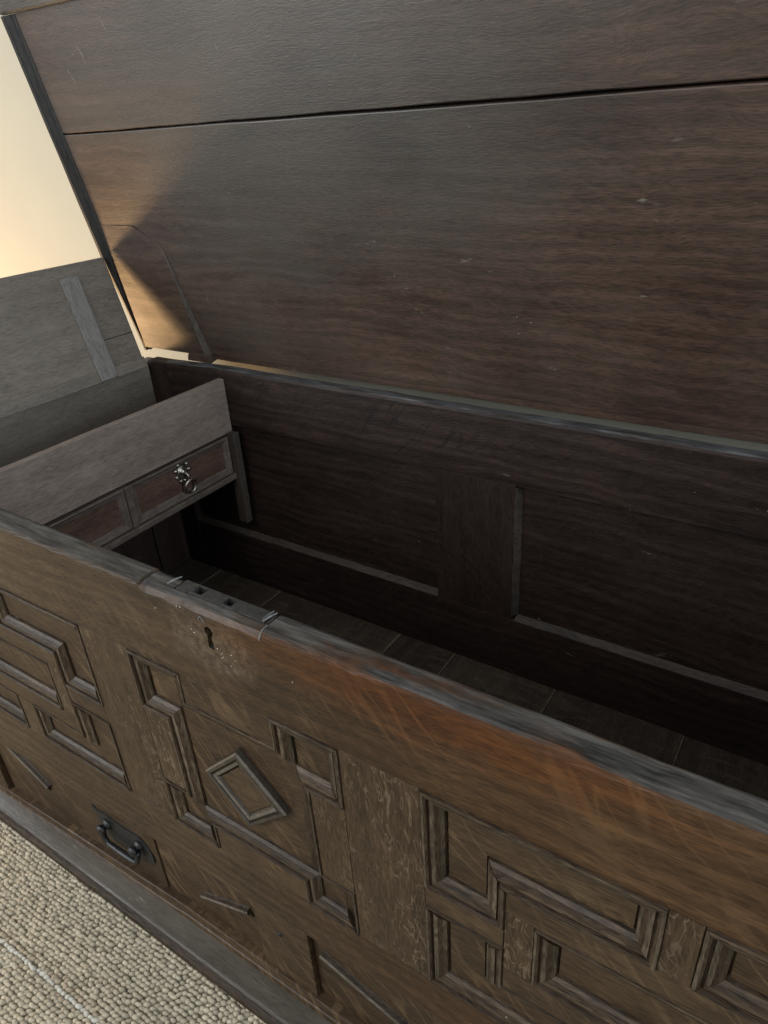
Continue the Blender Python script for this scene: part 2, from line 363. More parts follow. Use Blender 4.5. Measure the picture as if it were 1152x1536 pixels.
def mouldings(P, parent, prof=PROF, back=.0125, name='moulding', flat=None):
    """one mitred strip along every edge of polygon P"""
    P = ccw(P); rings = [(offset_poly(P, s), y) for s, y in prof]
    n = len(P); full = rings; arris = (1, 6) if prof is LOZP else (1, 6, 8)
    for i in range(n):
        j = (i+1) % n
        rings = full
        e = Vector(P[j])-Vector(P[i]); nx, nz = -e.y/e.length, e.x/e.length      # direction the strip faces
        if flat and flat(nx, nz, P[i], P[j]): rings = [(offset_poly(P, s), y) for s, y in FLAT]
        bm = bmesh.new(); jit = random.uniform(-.0005, .0003)
        A = [bm.verts.new((L[i][0], y+jit, L[i][1])) for L, y in rings]
        B = [bm.verts.new((L[j][0], y+jit+random.uniform(-.0003, .0003), L[j][1])) for L, y in rings]
        a0 = bm.verts.new((rings[-1][0][i][0], back, rings[-1][0][i][1])); b0 = bm.verts.new((rings[-1][0][j][0], back, rings[-1][0][j][1]))
        a1 = bm.verts.new((P[i][0], back, P[i][1])); b1 = bm.verts.new((P[j][0], back, P[j][1]))
        A += [a0, a1]; B += [b0, b1]
        for k in range(len(A)):
            l = (k+1) % len(A); fc = bm.faces.new((A[k], A[l], B[l], B[k]))
            if k in arris: fc.material_index = 1
        bm.faces.new(A); bm.faces.new(B[::-1])
        dx = abs(P[i][0]-P[j][0]); dz = abs(P[i][1]-P[j][1])
        # long strips get a few cuts and a little waviness
        L = math.hypot(dx, dz); k = int(L/.03)
        for t in range(k):
            f = (t+1)/(k+1)
            bmesh.ops.bisect_plane(bm, geom=bm.verts[:]+bm.edges[:]+bm.faces[:], plane_co=(P[i][0]+(P[j][0]-P[i][0])*f, 0, P[i][1]+(P[j][1]-P[i][1])*f),
                                   plane_no=(P[j][0]-P[i][0], 0, P[j][1]-P[i][1]), dist=1e-6)
        wobble(bm, .00045, 22, random.random()*50)
        for fc in bm.faces:
            if fc.material_index == 1 and rings is not full and fc.calc_center_median().y > .004: fc.material_index = 0
        from_bm(name, bm, M_LOZ if prof is LOZP else (M_MLDX if dx >= dz else M_MLDZ), parent, mat2=M_LOZA if prof is LOZP else (M_ARR if dx >= dz else M_ARRZ))
def flat_piece(name, P, y0, y1, mat, parent, amp=.0004):
    """concave polygon plate"""
    P = ccw(P); bm = bmesh.new()
    A = [bm.verts.new((a, y0, b)) for a, b in P]; B = [bm.verts.new((a, y1, b)) for a, b in P]
    tris = tessellate_polygon([[Vector((a, b, 0)) for a, b in P]])
    for t in tris:
        bm.faces.new([A[k] for k in t]); bm.faces.new([B[k] for k in reversed(t)])
    for i in range(len(P)):
        j = (i+1) % len(P); bm.faces.new((A[i], A[j], B[j], B[i]))
    if amp: wobble(bm, amp, 12, random.random()*40)
    return from_bm(name, bm, mat, parent)
def zz(P): return [(x, z+Z0) for x, z in P]
def rect(x0, x1, z0, z1): return [(x0, z0), (x1, z0), (x1, z1), (x0, z1)]

# ------------------------------------------------------------------ setting
wall = box('wall', -6, 4, 0.660, 0.760, -.02, 3.0, M_WALL, bev=0); wall['kind'] = 'structure'

def carpet_mat(loops):
    m, nt, bs = new_mat('carpet_loops' if loops else 'carpet_plain'); q = N(nt)
    tc = q.n('ShaderNodeTexCoord').outputs['Object']
    if loops:
        at = q.n('ShaderNodeAttribute', attribute_name='tint').outputs['Color']
        nn = q.noise(tc, 900, 3, .6)
        col = q.mix(1.0, at, q.ramp(nn, [(.3, g(.62)), (.7, g(1.1))]), 'MULTIPLY')
    else:
        nn = q.noise(tc, 300, 4, .6)
        col = q.ramp(nn, [(.3, c3(.24, .215, .165)), (.7, c3(.46, .42, .33))])
    q.link(col, bs.inputs['Base Color']); bs.inputs['Roughness'].default_value = .95
    bs.inputs['Specular IOR Level'].default_value = .1
    bu = q.n('ShaderNodeBump'); bu.inputs['Strength'].default_value = .6; bu.inputs['Distance'].default_value = .001 if loops else .006
    q.link(nn, bu.inputs['Height']); q.link(bu.outputs[0], bs.inputs['Normal'])
    return m
carpet = box('carpet', -6, 4, -4, .72, -.06, -.008, carpet_mat(False), bev=0); carpet['kind'] = 'structure'

def build_loops():
    rng = np.random.default_rng(3)
    px, py = .0082, .0064
    xs = np.arange(-1.6, .65, px); ys = np.arange(-.75, .03, py)
    NU, rings = 7, [(1.0, -.004), (.93, .0002), (.66, .0026), (0.0, .0036)]
    tv = []; tf = []
    for r, h in rings[:-1]:
        for k in range(NU):
            t = 2*math.pi*k/NU; tv.append((r*math.cos(t), r*math.sin(t), h))
    tv.append((0, 0, rings[-1][1]))
    for i in range(len(rings)-2):
        for k in range(NU):
            a, b = i*NU+k, i*NU+(k+1) % NU
            tf.append((a, b, b+NU)); tf.append((a, b+NU, a+NU))
    top = len(tv)-1; base = (len(rings)-2)*NU
    for k in range(NU): tf.append((base+k, base+(k+1) % NU, top))
    tv = np.array(tv); tf = np.array(tf)
    X, Y = np.meshgrid(xs, ys); row = np.arange(len(ys))[:, None]*np.ones_like(X)
    X = X+(row % 2)*px*.5+np.sin(Y*23)*.004+rng.normal(0, .0008, X.shape); Y = Y+rng.normal(0, .0006, Y.shape)+np.sin(X*9)*.004
    n = X.size; X = X.ravel(); Y = Y.ravel(); row = row.ravel()
    ang = rng.normal(.45, .20, n); sa = rng.normal(.0058, .0006, n); sb = rng.normal(.0036, .0004, n); hz = rng.normal(1, .28, n)
    V = np.empty((n, len(tv), 3))
    lx = tv[None, :, 0]*sa[:, None]; ly = tv[None, :, 1]*sb[:, None]
    ca, sn = np.cos(ang)[:, None], np.sin(ang)[:, None]
    V[:, :, 0] = X[:, None]+lx*ca-ly*sn; V[:, :, 1] = Y[:, None]+lx*sn+ly*ca
    V[:, :, 2] = -.0050+tv[None, :, 2]*hz[:, None]+rng.normal(0, .0005, n)[:, None]
    F = (tf[None, :, :]+(np.arange(n)*len(tv))[:, None, None]).reshape(-1, 3)
    me = bpy.data.meshes.new('carpet_loops')
    me.vertices.add(n*len(tv)); me.vertices.foreach_set('co', V.reshape(-1).astype(np.float32))
    nf = len(F); me.loops.add(nf*3); me.loops.foreach_set('vertex_index', F.reshape(-1).astype(np.int32))
    me.polygons.add(nf); me.polygons.foreach_set('loop_start', (np.arange(nf)*3).astype(np.int32)); me.polygons.foreach_set('loop_total', np.full(nf, 3, np.int32))
    me.update(calc_edges=True); me.validate()
    # yarn colours: beige, with a white stripe and tan rows beside it
    yrow = ys[row.astype(int)]
    base = np.array([.49, .44, .335])[None, :]*rng.normal(1, .10, n)[:, None]
    lowf = np.array([noise.noise(Vector((x*5, y*14, 0))) for x, y in zip(X, Y)])
    base = base*(1+.14*lowf)[:, None]
    stripe = np.argmin(abs(ys+.150))
    for st in (stripe, stripe-43, stripe+200):
        base[row == st] = np.array([.58, .565, .50])*rng.normal(1, .05, (int((row == st).sum()), 1))
        for k, f in ((1, .6), (2, .4), (-1, .2), (6, .15)):
            s = (row == st+k) & (rng.random(n) < f)
            base[s] = np.array([.40, .34, .25])*rng.normal(1, .10, (int(s.sum()), 1))
    col = np.ones((n, len(tv), 4)); col[:, :, :3] = np.clip(base, 0, 1)[:, None, :]
    at = me.color_attributes.new('tint', 'FLOAT_COLOR', 'POINT'); at.data.foreach_set('color', col.reshape(-1).astype(np.float32))
    me.polygons.foreach_set('use_smooth', np.ones(nf, bool))
    o = link('carpet_loops', me, carpet_mat(True), carpet); o['kind'] = 'stuff'
build_loops()

# ------------------------------------------------------------------ the chest
chest = bpy.data.objects.new('oak_chest', None); COL.objects.link(chest)
chest['label'] = 'large dark antique oak chest with open lid and panelled front, standing on beige carpet'
chest['category'] = 'chest'
XL, XR = -1.000, .444           # outer ends
CX = -.278
D = .5294                       # inner face of the back

# --- front top rail, swept along x so the worn edge can vary
def front_rail():
    xs = sorted(set([XL+i*(XR-XL)/110 for i in range(111)] + [-.3662, -.3648, -.3634, -.2135, -.2120, -.2100, -.2060, -.352, -.345]))
    bm = bmesh.new(); rings = []
    for x in xs:
        w1 = noise.noise(Vector((x*14, 1, 0))); w2 = noise.noise(Vector((x*55, 7, 0))); w3 = noise.noise(Vector((x*120, 3, 2)))
        mid = max(0, min(1, (x+.366)/.004))*max(0, min(1, (-.2115-x)/.002))
        ch = .0035+.0022*w1+.0016*w2+mid*(.006+.003*w2)
        top = .0012*w1+.0006*w2-mid*(.0028+.001*w3)
        if abs(x+.3648) < .0002: top -= .004; ch += .002
        if abs(x+.2120) < .0003: top -= .003
        yy = .0006*w1
        pts = [(0+yy, -.0985), (yy-.0002, -.060), (yy, -.025), (yy+.0002, -ch*1.5), (yy+.0006+.0010*abs(w3), -ch), (.45*ch, -.30*ch+top*.6), (ch*1.1, top),
               (.013, top+.0005*w2), (.024-.001*w1, top), (.0268, top-.0012), (.0282, top-.004-.001*w2), (.0282, -.0985)]
        rings.append([bm.verts.new((x, y, z+Z0)) for y, z in pts])
    m = len(rings[0])
    for a, b in zip(rings[:-1], rings[1:]):
        for k in range(m):
            l = (k+1) % m; bm.faces.new((a[k], b[k], b[l], a[l]))
    bm.faces.new(rings[0]); bm.faces.new(rings[-1][::-1])
    return from_bm('front_rail', bm, M_RAIL, chest, smooth=False)
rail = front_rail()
def cut(obj, bms):
    """real holes: boolean difference baked into the mesh"""
    tmp = []
    for bm in bms:
        bmesh.ops.recalc_face_normals(bm, faces=bm.faces[:])
        me = bpy.data.meshes.new('cutter'); bm.to_mesh(me); bm.free()
        c = bpy.data.objects.new('cutter', me); COL.objects.link(c); tmp.append(c)
        md = obj.modifiers.new('cut', 'BOOLEAN'); md.operation = 'DIFFERENCE'; md.object = c; md.solver = 'EXACT'
    bpy.context.view_layer.update()
    dg = bpy.context.evaluated_depsgraph_get()
    new = bpy.data.meshes.new_from_object(obj.evaluated_get(dg))
    obj.modifiers.clear(); obj.data = new
    for c in tmp:
        me = c.data; bpy.data.objects.remove(c, do_unlink=True); bpy.data.meshes.remove(me)
kh = bmesh.new()
kz, kx = Z0-.0255, -.2765
P = [(kx+.0052*math.cos(t), kz+.0056*math.sin(t)) for t in [math.radians(a) for a in range(-60, 241, 25)]] + [(kx-.0036, kz-.0185), (kx+.0040, kz-.019)]
A = [kh.verts.new((a, -.01, b)) for a, b in P]; B = [kh.verts.new((a, .022, b)) for a, b in P]
kh.faces.new(A); kh.faces.new(B[::-1])
for i in range(len(P)): kh.faces.new((A[i], A[(i+1) % len(P)], B[(i+1) % len(P)], B[i]))
lockcut = box('c', -.3290, -.2170, .0125, .0300, Z0-.012, Z0+.02, None, raw=True, bev=0)
cut(rail, [kh, lockcut])
for p in rail.data.polygons: p.use_smooth = False

# lock: iron box let into the rim with two staple slots
lk = box('lock_plate', -.3275, -.2185, .0135, .0285, Z0-.011, Z0-.0026, M_LOCK, rail, bev=.0009)
cut(lk, [box('c', -.3085, -.2965, .0165, .0258, Z0-.02, Z0+.02, None, raw=True, bev=0), box('c', -.2715, -.2600, .0165, .0258, Z0-.02, Z0+.02, None, raw=True, bev=0)])
lk['label'] = 'grey iron lock plate with two square slots in the rim'
for x, y in ((-.3335, .020), (-.2160, .019)):
    bm = bmesh.new(); tube(bm, [(x-.002, .012, Z0+.0002), (x, y, Z0+.0008), (x+.001, .027, Z0-.0004)], [.0007, .0010, .0006], 6); from_bm('chip', bm, M_CHIP, rail)
bm = bmesh.new(); tube(bm, [(-.2205, .0150, Z0-.0004), (-.2200, .0205, Z0-.0002), (-.2195, .0280, Z0-.0006)], .0006, 6); from_bm('chip', bm, M_CHIP, rail)
bm = bmesh.new(); tube(bm, [(-.2128, -.0008, Z0-.0095), (-.2122, .0012, Z0-.0050), (-.2118, .0045, Z0-.0018), (-.2112, .0100, Z0-.0003)], [.0006, .0009, .0009, .0005], 6); from_bm('chip', bm, M_CHIP, rail)
bm = bmesh.new(); tube(bm, [(-.2860+.0010*i, -.0004+.0001*i, Z0-.0145+.0032*math.sin(i*.6)) for i in range(7)], .0005, 5); from_bm('chip', bm, M_CHIP, rail)
for x, z in ((-.3455, -.0235), (-.3130, -.0105), (-.3085, -.0095), (-.2985, -.0305), (-.2960, -.0335), (-.2690, -.0415), (-.2640, -.0450), (-.2655, -.0510), (-.2630, -.0490),
             (-.2520, -.0420), (-.2480, -.0470), (-.2550, -.0555), (-.1820, -.0420)):
    bm = bmesh.new(); bmesh.ops.create_icosphere(bm, subdivisions=1, radius=random.uniform(.0006, .0010))
    for v in bm.verts: v.co = Vector((v.co.x, v.co.y*.5, v.co.z))+Vector((x, -.0002, z+Z0))
    from_bm('nail', bm, M_NAIL, rail, smooth=True)

# --- stiles, muntins, rails of the front
ZP, ZB = Z0-.0985, Z0-.3630
def zdraw(x): return Z0-.430+min(0, (x+.10))*.050 if x < -.1 else Z0-.430
def zplin(x): return Z0-.560+min(0, (x+.46))*.085 if x < -.46 else Z0-.560
T = .028
box('stile', XL, -.8945, 0, T, .03, ZP-.0004, M_OAKZ, chest, cuts=8, amp=.0005)
box('stile', .3395, XR, 0, T, .03, ZP-.0004, M_OAKZ, chest, cuts=8, amp=.0005)
box('muntin', -.4955, -.4140, .0003, T, ZB, ZP-.0004, M_OAKZ, chest, cuts=5, amp=.0005)
box('muntin', -.1420, -.0612, -.0003, T, ZB, ZP-.0004, M_OAKZ, chest, cuts=5, amp=.0005)
X0, X1 = -.8945, .3395
prism('lower_rail', [(X0, zdraw(X0)+.003), (-.1, zdraw(-.1)+.003), (X1, zdraw(X1)+.003), (X1, ZB-.0004), (X0, ZB-.0004)], 0.0002, T, M_RAIL, chest, amp=.0004)

# --- framed panels with applied mouldings
def panel(x0, x1, fields, blocks, label, flat=None):
    b = box('front_panel', x0-.006, x1+.006, .0125, .024, ZB-.006, ZP+.006, M_OAKX, chest, bev=0)
    b['label'] = label
    for P in fields:
        P = zz(P)
        mouldings(P, b, flat=flat)
        flat_piece('panel_field', offset_poly(ccw(P), .0200), .0080, .0128, M_OAKX, b)
    for (a0, a1, c0, c1, gr) in blocks:
        box('raised_block', a0+.0003, a1-.0003, random.uniform(-.0006, .0004), .0128, c0+Z0+.0003, c1+Z0-.0003, M_OAKZ if gr == 'Z' else M_OAKX, b, bev=.0008, cuts=3, amp=.0003)
    return b
zt, zb = -.0989, -.3626
# middle panel: a rectangle notched on every side
P2 = [(-.4138, zt), (-.4138, -.178), (-.374, -.178), (-.374, -.291), (-.4138, -.291), (-.4138, zb), (-.338, zb), (-.338, -.3255),
      (-.209, -.3255), (-.209, zb), (-.1422, zb), (-.1422, -.2955), (-.182, -.2955), (-.182, -.1735), (-.1422, -.1735), (-.1422, zt), (-.219, zt), (-.219, -.1375), (-.336, -.1375), (-.336, zt)]
mid = panel(-.4138, -.1422, [P2], [(-.4138, -.374, -.291, -.178, 'Z'), (-.182, -.1422, -.2955, -.1735, 'Z'), (-.338, -.209, zb, -.3255, 'X'), (-.336, -.219, -.1375, zt, 'X')],
            'middle front panel with stepped mouldings round a small raised lozenge',
            lambda nx, nz, a, b: (nz < -.5 and a[1] < Z0-.105) or (nx < -.5 and not (a[0] > -.15 and a[1] > Z0-.2)))
lc = (-.2765, Z0-.2315); hd = .0560
LZ = [(lc[0]-hd, lc[1]), (lc[0], lc[1]-hd), (lc[0]+hd*1.04, lc[1]), (lc[0], lc[1]+hd)]
mouldings(LZ, mid, LOZP, .0083, 'lozenge_moulding')
flat_piece('lozenge_field', offset_poly(ccw(LZ), .0152), .0026, .0083, M_OAKX, mid)
def side_panel(c, label, flat):
    s = lambda L, k: [(c+k*x, z) for x, z in L]
    U = [(-.2000, zt), (-.0115, zt), (-.0115, -.169), (-.1255, -.169), (-.1255, -.2195), (-.2000, -.2195)]
    L = [(-.2000, -.2455), (-.1255, -.2455), (-.1255, -.300), (-.0175, -.300), (-.0175, zb), (-.2000, zb)]
    I = [(-.1000, -.1955), (.1000, -.1955), (.1000, -.2720), (-.1000, -.2720)]
    bl = [(c-.2, c-.1255, -.2455, -.2195, 'X'), (c+.1255, c+.2, -.2455, -.2195, 'X'), (c-.0115, c+.0115, -.169, zt, 'Z'), (c-.0175, c+.0175, zb, -.300, 'Z'),
          (c-.1255, c+.1255, -.1955, -.169, 'X'), (c-.1255, c+.1255, -.300, -.2720, 'X'), (c-.1255, c-.1, -.2720, -.1955, 'Z'), (c+.1, c+.1255, -.2720, -.1955, 'Z')]
    return panel(c-.2, c+.2, [s(U, 1), s(U, -1), s(L, 1), s(L, -1), s(I, 1)], bl, label, flat)
side_panel(-.6950, 'left front panel with stepped L-shaped mouldings', lambda nx, nz, a, b: (nz < -.5 and a[1] < Z0-.105) or nx < -.5)
side_panel(.1390, 'right front panel with stepped L-shaped mouldings', lambda nx, nz, a, b: nz < -.5 and a[1] < Z0-.105)

# --- long drawers under the panels
def strip(p0, p1, wid, parent, up=1, y=0.0):
    """straight length of moulding from p0 to p1 on the drawer face"""
    p0, p1 = Vector(p0), Vector(p1); e = (p1-p0).normalized(); nn = Vector((-e.y, e.x))*up
    prof = [(0, y+.001), (.001, y-.0012), (.0095*wid/.019, y-.0036), (.0110*wid/.019, y-.0062), (.0135*wid/.019, y-.0072), (.0160*wid/.019, y-.0058), (.0170*wid/.019, y-.0020), (wid, y+.001)]
    bm = bmesh.new()
    A = [bm.verts.new((p0.x+nn.x*s, q, p0.y+nn.y*s)) for s, q in prof]; B = [bm.verts.new((p1.x+nn.x*s, q, p1.y+nn.y*s)) for s, q in prof]
    for k in range(len(A)):
        l = (k+1) % len(A); fc = bm.faces.new((A[k], A[l], B[l], B[k]))
        if k in (3, 4): fc.material_index = 1
    bm.faces.new(A); bm.faces.new(B[::-1])
    return from_bm('moulding', bm, M_MLDX, parent, mat2=M_LOZA)
def drawer(x0, x1, label, sgn):
    n = 8
    top = [(x0+(x1-x0)*i/n, zdraw(x0+(x1-x0)*i/n)-.0005-.0012*abs(math.sin(i*1.7))) for i in range(n+1)]
    bot = [(x0+(x1-x0)*i/n, zplin(x0+(x1-x0)*i/n)-.010) for i in range(n+1)]
    d = prism('drawer', bot+top[::-1], .0085, .026, M_OAKX, chest, bev=.0012)
    d['label'] = label
    return d
dl = drawer(X0+.002, -.3080, 'long drawer under the left half of the chest front with iron handle', 1)
dr = drawer(-.2220, X1-.002, 'long drawer under the right half of the chest front', -1)
prism('drawer_divider', [(-.3070, zplin(-.307)-.01), (-.2230, zplin(-.223)-.01), (-.2230, zdraw(-.223)+.0028), (-.3070, zdraw(-.307)+.0028)], .0012, .028, M_OAKX, chest)
def raised(x0, x1, parent):
    prism('raised_block', [(x0, zplin(x0)-.008), (x1, zplin(x1)-.008), (x1, zdraw(x1)-.010), (x0, zdraw(x0)-.010)], .0060, .0095, M_OAKX, parent)
raised(-.690, -.4930, dl); raised(2*CX+.4930, 2*CX+.690, dr)
strip((-.852, Z0-.478), (-.755, Z0-.527), .024, dl, 1, .0085)
strip((-.408, Z0-.528), (-.318, Z0-.491), .017, dl, 1, .0085)
strip((-.214, Z0-.482), (-.104, Z0-.516), .024, dr, 1, .0085)
strip((.200, Z0-.512), (.300, Z0-.474), .019, dr, 1, .0085)
bm = bmesh.new(); lathe(bm, [(.0040, 0), (.0036, -.0012), (.002, -.0018), (.0005, -.0020)], (-.2690, .0014, Z0-.474), (0, 1, 0), 12)
nh = from_bm('hole_disc', bm, M_IRON, chest, smooth=True)  # dark disc stands for the shaded hole in the divider; nothing is bored

# iron drop handle on the left drawer
def iron_handle(cx, cz, parent):
    y = .0059
    out = [(-.062, .026), (-.050, .020), (-.042, .024), (-.010, .022), (.012, .021), (.040, .024), (.052, .016), (.060, .002), (.062, -.014), (.052, -.028),
           (.030, -.031), (.0, -.030), (-.028, -.031), (-.046, -.026), (-.052, -.010), (-.056, .006)]
    prism('handle_plate', [(cx+a, cz+b) for a, b in out], y-.0022, y+.001, M_IRON, parent, bev=.0007)
    for sx in (-1, 1):
        bm = bmesh.new()
        lathe(bm, [(.0090, 0), (.0085, -.0020), (.0055, -.0040), (.0052, -.0070), (.0076, -.0090), (.0084, -.0115), (.0062, -.0145), (.002, -.0156)], (cx+sx*.034, y-.0022, cz+.004), (0, 1, 0), 14)
        from_bm('handle_post', bm, M_IRON, parent, smooth=True)
    pts = []; rad = []
    for i in range(25):
        t = i/24; a = math.pi*t
        x = -.036*math.cos(a); s = math.sin(a)
        x = math.copysign(min(.0385, abs(x)**.55*.036**.45*1.07), x) if abs(x) > 1e-6 else 0
        z = .002-.026*min(1, s*1.35)
        pts.append((cx+x, y-.0100-.002*s, cz+z)); rad.append(.0036+.0024*max(0, 1-abs(t-.5)*4)*.5+.0018*max(0, 1-t*6)+.0018*max(0, 1-(1-t)*6))
    bm = bmesh.new(); tube(bm, pts, rad, 10); from_bm('handle_bail', bm, M_IRON, parent, smooth=True)
iron_handle(-.5655, Z0-.5020, dl)
iron_handle(2*CX+.5655, Z0-.5020, dr)

# --- plinth with a moulded profile
def plinth(x0, x1):
    bm = bmesh.new(); rings = []
    n = 70
    for i in range(n+1):
        x = x0+(x1-x0)*i/n; w1 = noise.noise(Vector((x*9, 4, 4)))*.0009; w2 = noise.noise(Vector((x*40, 9, 4)))*.0005
        t = zplin(x)-.0015; step = .0035 if x > -.462 else 0.0
        h = t
        F = lambda f: .0225+(h-.0225)*f
        pts = [(.012, h), (-.0012+w2, h+w2), (-.0026+w1, F(.97)), (-.0040, F(.74)+step), (-.0056, F(.72)+step), (-.0070+w2, F(.68)), (-.0130+w1, F(.36)), (-.0215+w1, .0225), (-.0240, .0195),
               (-.0215, .0180), (-.0220, .0160), (-.0275+w1, .0140+w2), (-.0300+w1, .0110), (-.0302+w1, .0010), (-.026, -.006), (.012, -.006)]
        rings.append([bm.verts.new((x, a, b)) for a, b in pts])
    m = len(rings[0])
    for a, b in zip(rings[:-1], rings[1:]):
        for k in range(m):
            l = (k+1) % m; fc = bm.faces.new((a[k], b[k], b[l], a[l]))
            if k < 5: fc.material_index = 1
            elif k >= 8: fc.material_index = 2
    bm.faces.new(rings[0]); bm.faces.new(rings[-1][::-1])
    o = from_bm('plinth', bm, M_PLIN, chest, mat2=M_OAKX); o.data.materials.append(M_MLDX)
    return o
plinth(XL-.030, XR+.030)

# --- ends, back, floor of the box
XI, XJ = -.972, .416            # inner faces of the ends
for (a, b, nm) in ((XL, XI, -1), (XJ, XR, 1)):
    rec = .006
    pa, pb = (a+.008, b-rec) if nm < 0 else (a+rec, b-.008)
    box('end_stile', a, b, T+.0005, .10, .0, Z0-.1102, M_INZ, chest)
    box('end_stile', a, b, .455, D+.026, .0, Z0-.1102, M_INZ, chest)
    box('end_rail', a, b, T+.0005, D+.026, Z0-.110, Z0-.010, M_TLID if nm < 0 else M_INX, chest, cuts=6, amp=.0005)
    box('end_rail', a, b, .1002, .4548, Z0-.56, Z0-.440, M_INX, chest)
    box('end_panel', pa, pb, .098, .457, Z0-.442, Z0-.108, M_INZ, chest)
YB = D
box('back_stile', XI+.0003, -.9205, YB, YB+.0265, 0, Z0-.006, M_INZ, chest, cuts=6, amp=.0006, bev=.0025)
box('back_stile', .365, XJ-.0003, YB, YB+.0265, 0, Z0, M_INZ, chest)
def back_rail():
    xs = [-.9200+i*(.3648+.9200)/60 for i in range(61)]
    bm = bmesh.new(); rings = []
    for x in xs:
        w1 = noise.noise(Vector((x*10, 2, 8)))*.0012; w2 = noise.noise(Vector((x*60, 5, 8)))*.0008
        dip = -.004*max(0, 1-(x+.92)/.10) if x > -.92 else -.004
        t = w1+w2+dip
        pts = [(YB+.0003, -.1045), (YB, -.05), (YB+.0003, -.006+w2), (YB+.0012, -.0018+t), (YB+.004, t), (YB+.020, t-.0002), (YB+.0245, t-.003), (YB+.0265, t-.009), (YB+.0275, -.1045)]
        rings.append([bm.verts.new((x, a, b+Z0)) for a, b in pts])
    m = len(rings[0])
    for a, b in zip(rings[:-1], rings[1:]):
        for k in range(m):
            l = (k+1) % m; bm.faces.new((a[k], b[k], b[l], a[l]))
    bm.faces.new(rings[0]); bm.faces.new(rings[-1][::-1])
    return from_bm('back_rail', bm, M_RIMB, chest)
back_rail()
ZBB = Z0-.3405
ML, MR = -.3460, -.2065
box('back_muntin', ML, MR-.0080, YB+.0003, YB+.0255, ZBB-.0028, Z0-.1046, M_INZ, chest, cuts=4, amp=.0002, bev=.0004)
def chamfer_y(name, pts2, x0, x1, mat, horizontal=True):
    """sloped edge strip: section (y, other) swept along the other axis"""
    bm = bmesh.new(); rings = []
    n = 24
    for i in range(n+1):
        t = x0+(x1-x0)*i/n; w1 = noise.noise(Vector((t*25, 3, 1)))*.0012
        rings.append([bm.verts.new((t, a, b+w1) if horizontal else (b+w1, a, t)) for a, b in pts2])
    m = len(rings[0])
    for a, b in zip(rings[:-1], rings[1:]):
        for k in range(m):
            l = (k+1) % m; bm.faces.new((a[k], b[k], b[l], a[l]))
    bm.faces.new(rings[0]); bm.faces.new(rings[-1][::-1])
    return from_bm(name, bm, mat, chest)
chamfer_y('chamfer', [(YB+.0005, MR-.0078), (YB+.0120, MR), (YB+.018, MR), (YB+.018, MR-.0078)], ZBB+.004, Z0-.1085, M_CHAM, False)
chamfer_y('chamfer', [(YB+.0120, ZBB+.0030), (YB+.0005, ZBB-.0030), (YB+.018, ZBB-.0030), (YB+.018, ZBB+.0030)], MR-.002, .3648, M_CHAM)
chamfer_y('chamfer', [(YB+.0120, ZBB+.0045), (YB+.0005, ZBB-.0020), (YB+.018, ZBB-.0020), (YB+.018, ZBB+.0045)], -.9200, ML-.001, M_CHAM)
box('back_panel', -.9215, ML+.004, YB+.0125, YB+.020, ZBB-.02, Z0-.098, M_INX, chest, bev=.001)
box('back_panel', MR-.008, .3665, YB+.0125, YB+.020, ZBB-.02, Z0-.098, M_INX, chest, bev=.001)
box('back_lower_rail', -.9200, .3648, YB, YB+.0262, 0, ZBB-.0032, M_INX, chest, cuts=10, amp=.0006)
edges = [XI, -.8750, -.7090, -.4250, -.3130, -.1320, .0650, .2300, XJ]
for k, (a, b) in enumerate(zip(edges[:-1], edges[1:])):
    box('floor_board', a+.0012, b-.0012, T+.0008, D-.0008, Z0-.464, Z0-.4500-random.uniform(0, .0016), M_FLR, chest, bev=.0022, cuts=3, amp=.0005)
# pale dirt-filled joints between the floor boards
for xj in edges[1:-1]:
    box('floor_joint', xj-.0013, xj+.0013, T+.002, D-.003, Z0-.4595, Z0-.4500, M_JNT, chest, bev=0)

# --- till at the left end: box with two small drawers and its own open lid
TX = -.772
box('till_board', TX-.013, TX, T+.0008, D-.0005, Z0-.1165, Z0-.0175, M_TILL, chest, cuts=6, amp=.0006, bev=.0014)
box('till_floor', XI+.0005, TX-.0135, T+.0008, D-.0005, Z0-.2075, Z0-.1985, M_INX, chest)
box('till_rail', TX-.016, TX+.0060, T+.0008, .5240, Z0-.2060, Z0-.1950, M_TMLD, chest, bev=.002, cuts=6, amp=.0006)
box('till_rail', TX-.013, TX-.003, T+.0008, .5225, Z0-.1205, Z0-.1168, M_INX, chest, bev=.0006)
box('till_divider', TX-.013, TX+.0035, .2790, .2900, Z0-.1948, Z0-.1208, M_TMLD, chest, bev=.0012)
box('till_post', TX-.0065, TX+.0150, .5145, D-.0003, Z0-.300, Z0-.1150, M_CHAM, chest, cuts=4, amp=.0008, bev=.0015)
